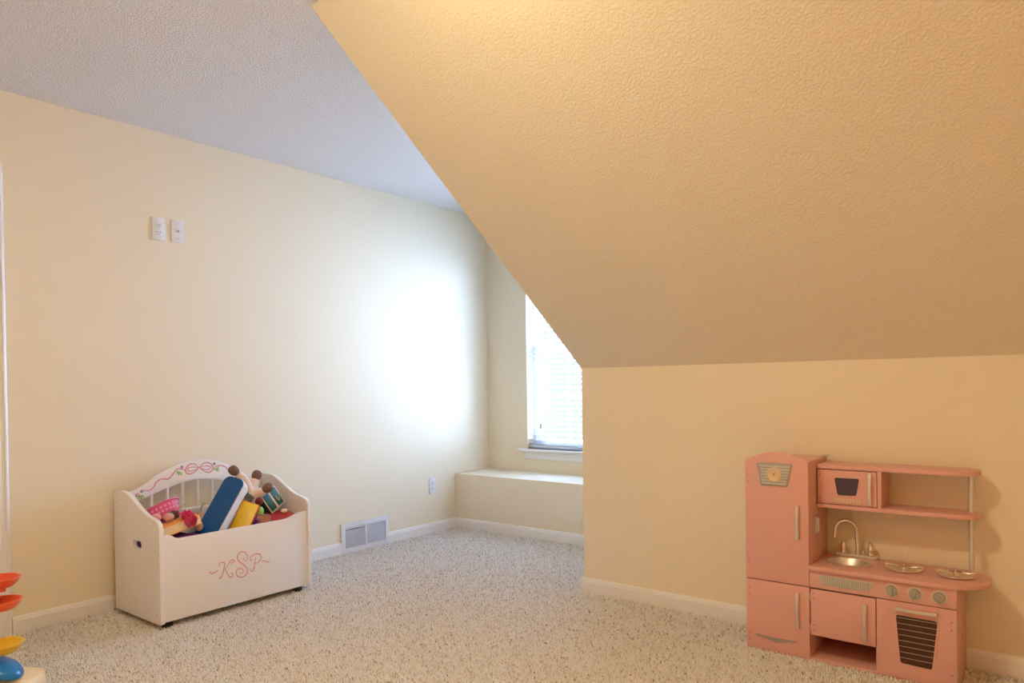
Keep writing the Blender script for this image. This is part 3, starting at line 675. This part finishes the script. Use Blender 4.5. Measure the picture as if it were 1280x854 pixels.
tag(obj('plastic_cup', B().lathe([(.020, -.03), (.027, .025), (.025, .025), (.018, -.027), (.002, -.027)], n=20, mtx=Matrix.Rotation(R(25), 4, 'X')), cm('clear_grey', (.62, .58, .54), .2), smooth=40, loc=W(.17, .338, .440)), 'pale grey plastic cup behind the grey-green tube', 'cup')
tag(obj('plastic_cup', B().lathe([(.022, -.035), (.030, .03), (.028, .03), (.020, -.032), (.002, -.032)], n=20, mtx=Matrix.Rotation(R(-35), 4, 'X')), cm('tan_cup', (.62, .42, .28), .5), smooth=40, loc=W(.28, .300, .435)), 'tan plastic cup against the foot of the blue case', 'cup')
# plush animal, legs up
pa_ = thing('plush_animal', 'cream plush animal lying with three brown-hoofed legs up in the chest', 'plush toy', W(.215, .560, .440))
legs = [((.005, -.058, .222)), ((-.01, .092, .182)), ((.120, .078, .122))]
M_cp = cm('cream_plush', (.82, .66, .54), .9, bump=(160, .004, .6, 2)); M_bp = cm('brown_plush', (.20, .115, .085), .9, bump=(160, .004, .7, 2))
me = bpy.data.meshes.new('plush_body'); vs_ = [(-.02, 0, -.05), (0, .010, .03)]; es_ = [(0, 1)]; rad = [.060, .050]
for i, e in enumerate(legs):
    e = Vector(e); r0 = Vector(vs_[1]); vs_ += [tuple(Vector(((.02, .008, .150), (0, .055, .108), (.065, .045, .085))[i])), tuple(Vector(((.02, .008, .150), (0, .055, .108), (.065, .045, .085))[i]).lerp(e, .72))]
    es_ += [(1, len(vs_) - 2), (len(vs_) - 2, len(vs_) - 1)]; rad += [.030, .024]
me.from_pydata(vs_, es_, []); pbo = bpy.data.objects.new('plush_body', me); C.objects.link(pbo); pbo.parent = pa_
sm = pbo.modifiers.new('skin', 'SKIN'); sm.use_smooth_shade = True
for i, sv in enumerate(me.skin_vertices[0].data): sv.radius = (rad[i], rad[i]); sv.use_root = (i == 0)
ss = pbo.modifiers.new('sub', 'SUBSURF'); ss.levels = 2; ss.render_levels = 2
me.materials.append(M_cp)
for i, e in enumerate(legs):
    e = Vector(e); r0 = Vector(((.02, .008, .150), (0, .055, .108), (.065, .045, .085))[i]); dr_ = (e - r0).normalized(); rot = dr_.to_track_quat('Z', 'Y').to_matrix().to_4x4()
    obj('hoof', B().lathe([(.018, -.030), (.0245, -.018), (.026, -.004), (.023, .010), (.013, .019), (.001, .022)], n=18, c=e, mtx=rot), M_bp, pa_, smooth=60)
# grey phone
gp = thing('toy_phone', 'small grey toy phone wedged between blue case and yellow box', 'toy phone', W(.275, .555, .515))
gd = Vector((.1, .55, -.5)).normalized(); gs = Vector((.2, .6, .7)); gs = (gs - gd * gs.dot(gd)).normalized(); gn = gd.cross(gs)
obj('phone_body', B().obox((0, 0, 0), gd * .040, gs * .022, gn * .011), cm('phone_silver', (.62, .62, .62), .3), gp, bevel=.006, seg=3)
obj('phone_screen', B().obox(gn * (.0112 if gn.x > 0 else -.0112), gd * .024, gs * .016, gn * .001), cm('phone_grey', (.16, .16, .14), .3), gp)
# teal trimmed box
tl, tr, br, bl_ = [Vector(p) for p in ((.290, .618, .512), (.262, .722, .566), (.288, .764, .458), (.312, .668, .410))]
fu = ((tr - tl) + (br - bl_)) / 4; fv = ((bl_ - tl) + (br - tr)) / 4; fcn = (tl + tr + br + bl_) / 4
fn = fu.cross(fv).normalized(); fn = fn if fn.x > 0 else -fn
fv = (fv - fu * fv.dot(fu) / fu.length_squared); 
tb = thing('teal_box', 'dark teal box with cream trim and centre band tilted in the chest', 'box', W(*fcn))
obj('box_body', B().obox(-fn * .036, fu, fv, fn * .034), cm('teal_dark', (.012, .055, .05), .4), tb, bevel=.003)
tf = obj('box_face', B().obox(-fn * .0005, fu * .97, fv * .97, fn * .0018), cm('box_trim', (.74, .60, .46), .5), tb, bevel=.001)
for s_ in (-1, 1): obj('face_panel', B().obox(fn * .0018 + fu * s_ * .49, fu * .37, fv * .84, fn * .0012), cm('teal_face', (.008, .115, .125), .35), tf, bevel=.001)
obj('face_emblem', B().tube([fn * .0035 + fu * (.5 + .14 * math.cos(t * .6)) + fv * (.15 + .30 * math.sin(t * .6)) for t in range(8)], .0026, 6), cm('emblem_tan', (.62, .50, .36), .5), tf)
# remaining bits on the right
tag(obj('red_beanbag', B().ball((0, 0, 0), (.018, .022, .022)), cm('maroon', (.16, .012, .012), .7), smooth=80, loc=W(.325, .586, .494)), 'dark maroon soft bag beside the teal box', 'beanbag')
tag(obj('green_ball', B().ball((0, 0, 0), (.022, .024, .03)), cm('lime', (.30, .62, .06), .45), smooth=80, loc=W(.335, .580, .440)), 'lime green soft toy below the teal box', 'soft toy')
pr = thing('tinsel_pompom', 'shiny purple tinsel pompom below the yellow box corner', 'pompom', W(.365, .530, .400))
for k in range(40):
    dv = Vector((random.gauss(0, 1), random.gauss(0, 1), random.gauss(0, 1))).normalized(); o1 = dv.orthogonal().normalized()
    obj('strand', B().bar([dv * .004, dv * .018 + o1 * .003, dv * .036 - o1 * .003], o1, [.003, .0045, .002], .0006), cm('tinsel_purple', (.22, .03, .45), .2, metal=.4) if k % 3 else cm('tinsel_lilac', (.62, .42, .85), .2, metal=.4), pr)
cb = thing('card_box', 'small brown cardboard box tilted beside the red book', 'box', W(.345, .590, .398))
obj('box_body', B().obox((0, 0, 0), (.010, .034, -.006), (-.03, .012, .0), (.002, .005, .024)), cm('cardboard', (.58, .27, .16), .7), cb, bevel=.001)
obj('box_flap', B().obox((0.002, -.008, .031), (.010, .026, -.010), (-.026, .010, .0), (0, 0, .001)), cm('card_green', (.40, .43, .33), .6), cb)
rb = thing('red_book', 'flat crimson book lying at the right of the chest', 'book', W(.335, .705, .394))
obj('cover', B().obox((0, 0, .009), (.060, .004, -.014), (-.004, .075, .004), (0.0004, 0, .002)), cm('crimson', (.55, .035, .055), .4), rb, bevel=.001)
obj('pages', B().obox((0, 0, 0), (.057, .004, -.014), (-.004, .072, .004), (.0015, 0, .007)), cm('page_white', (.75, .70, .64), .7), rb)
obj('cover', B().obox((0, 0, -.009), (.060, .004, -.014), (-.004, .075, .004), (.0004, 0, .002)), MATS['crimson'], rb, bevel=.001)
tag(obj('toy_egg', B().ball((0, 0, 0), (.016, .021, .012)), cm('egg_white', (.86, .84, .82), .3), smooth=80, loc=W(.325, .735, .421)), 'white toy egg on the red book', 'toy egg')

# ------------------------------------------------------------------ ball-drop tower at the left edge
TX, TY = -3.000, 0.835
tw = thing('ball_tower', 'toy ball-drop tower with orange, yellow and blue dishes on a cream base', 'toy tower', (TX, TY, FZ), rz=R(38))
M_or = cm('toy_orange', (.92, .13, .03), .3); M_ye = cm('toy_yellow', (.90, .58, .02), .3); M_bl = cm('toy_blue', (.01, .20, .55), .2); M_pu = cm('toy_purple', (.22, .02, .42), .3); M_cb = cm('toy_cream', (.86, .68, .42), .4)
obj('base', B().loft([[(x * s, y * s, z) for x, y in rrect(-.20, .128, -.13, .13, .075, 6)] for z, s in ((0, .97), (.02, 1), (.058, 1), (.072, .97), (.078, .90))]), M_cb, tw, smooth=50)
obj('post', B().lathe([(.020, .075), (.016, .085), (.016, .475), (.020, .480), (.023, .492), (.018, .505), (.002, .508)], c=(-.002, 0, 0), n=20), M_pu, tw, smooth=50)
def dish(cx, cy, z, r, m, spout=True, tilt=0):
    mt_ = Matrix.Rotation(R(tilt), 4, 'Y')
    p = obj('dish', B().lathe([(.010, -.026), (r * .62, -.024), (r * .86, -.012), (r * .97, .002), (r * 1.04, .007), (r * 1.03, .010), (r * .94, .009), (r * .80, -.006), (r * .5, -.017), (.003, -.019)], c=(cx, cy, z), n=32, mtx=mt_), m, tw, smooth=45)
    if spout: obj('spout_ring', B().lathe([(.022, -.040), (.022, -.018), (.017, -.018), (.017, -.040)], c=(cx, cy, z), n=18), m, p, smooth=45)
    return p
dish(.018, 0, .431, .066, M_or); dish(.024, 0, .352, .064, M_or, False); dish(.022, 0, .199, .068, M_ye, False)
obj('slide', B().lathe([(.074, -.010), (.079, -.005), (.078, .003), (.064, .015), (.036, .023), (.003, .025)], c=(.018, 0, .122), n=32, sy=.8, mtx=Matrix.Rotation(R(24), 4, 'Y')), M_bl, tw, smooth=50)

# ------------------------------------------------------------------ carpet pile: one object, nobody could count the tufts
rng = np.random.default_rng(3)
sp_ = 0.0098
gx_, gy_ = np.meshgrid(np.arange(XL + .012, 1.35, sp_), np.arange(0.1, YB - .012, sp_))
px = (gx_ + rng.uniform(-.5, .5, gx_.shape) * sp_).ravel(); py = (gy_ + rng.uniform(-.5, .5, gy_.shape) * sp_).ravel()
dep = px * CF.x + py * CF.y; lat = px * CR.x + py * CR.y
keep = ((px < XK - .02) | (py < YK - .016)) & (dep > 1.75) & (np.abs(lat) < dep * .80 + .15)
# nothing grows inside the solid feet of the furniture
keep &= ~((px > KX) & (px < KX + .74) & (py > KY + .01)); px = px[keep]; py = py[keep]; N = len(px)
hgt = rng.uniform(.0085, .0135, N); ang = rng.uniform(0, 2 * np.pi, N); lean = rng.uniform(.003, .0105, N); rad_ = rng.uniform(.0026, .0042, N)
a0 = rng.uniform(0, 2 * np.pi, N)
co = np.zeros((N, 7, 3), np.float32)
for k in range(3):
    aa = a0 + k * 2.0944
    co[:, k, 0] = px + rad_ * .8 * np.cos(aa); co[:, k, 1] = py + rad_ * .8 * np.sin(aa); co[:, k, 2] = FZ - .001
    ab_ = aa + .7
    co[:, 3 + k, 0] = px + lean * .55 * np.cos(ang) + rad_ * np.cos(ab_); co[:, 3 + k, 1] = py + lean * .55 * np.sin(ang) + rad_ * np.sin(ab_); co[:, 3 + k, 2] = FZ + hgt * .68
co[:, 6, 0] = px + lean * np.cos(ang); co[:, 6, 1] = py + lean * np.sin(ang); co[:, 6, 2] = FZ + hgt
fa = np.array([0, 1, 4, 3, 1, 2, 5, 4, 2, 0, 3, 5, 3, 4, 6, 4, 5, 6, 5, 3, 6]); ls = np.array([0, 4, 8, 12, 15, 18]); lt = np.array([4, 4, 4, 3, 3, 3])
me = bpy.data.meshes.new('carpet_pile')
me.vertices.add(N * 7); me.vertices.foreach_set('co', co.ravel())
me.loops.add(N * 21); me.loops.foreach_set('vertex_index', (fa[None, :] + 7 * np.arange(N)[:, None]).ravel().astype(np.int32))
me.polygons.add(N * 6); me.polygons.foreach_set('loop_start', (ls[None, :] + 21 * np.arange(N)[:, None]).ravel().astype(np.int32))
me.polygons.foreach_set('loop_total', np.tile(lt, N).astype(np.int32)); me.polygons.foreach_set('use_smooth', np.ones(N * 6, bool))
at = me.attributes.new('tint', 'FLOAT', 'POINT'); at.data.foreach_set('value', np.repeat(rng.random(N), 7).astype(np.float32))
me.update(); me.validate()
M_pile = mat('carpet_yarn', (.7, .6, .5), .95, spec=.1); nt = M_pile.node_tree
an = nt.nodes.new('ShaderNodeAttribute'); an.attribute_name = 'tint'; rp = nt.nodes.new('ShaderNodeValToRGB'); rp.color_ramp.interpolation = 'CONSTANT'
cols = [(0, (.47, .38, .32)), (.014, (.70, .63, .57)), (.11, (.85, .79, .74)), (.36, (.95, .915, .885)), (.75, (.97, .955, .94))]
while len(rp.color_ramp.elements) < len(cols): rp.color_ramp.elements.new(.5)
for e_, (p_, c_) in zip(rp.color_ramp.elements, cols): e_.position = p_; e_.color = (*c_, 1)
nt.links.new(an.outputs['Fac'], rp.inputs['Fac']); nt.links.new(rp.outputs['Color'], nt.nodes['Principled BSDF'].inputs['Base Color'])
me.materials.append(M_pile)
cp_ = bpy.data.objects.new('carpet_pile', me); C.objects.link(cp_); cp_['kind'] = 'stuff'; cp_.parent = floor

# thing > part > sub-part and no deeper
def depth(o):
    n = 0
    while o.parent: o = o.parent; n += 1
    return n
for o in list(C.objects):
    while depth(o) > 2: o.parent = o.parent.parent
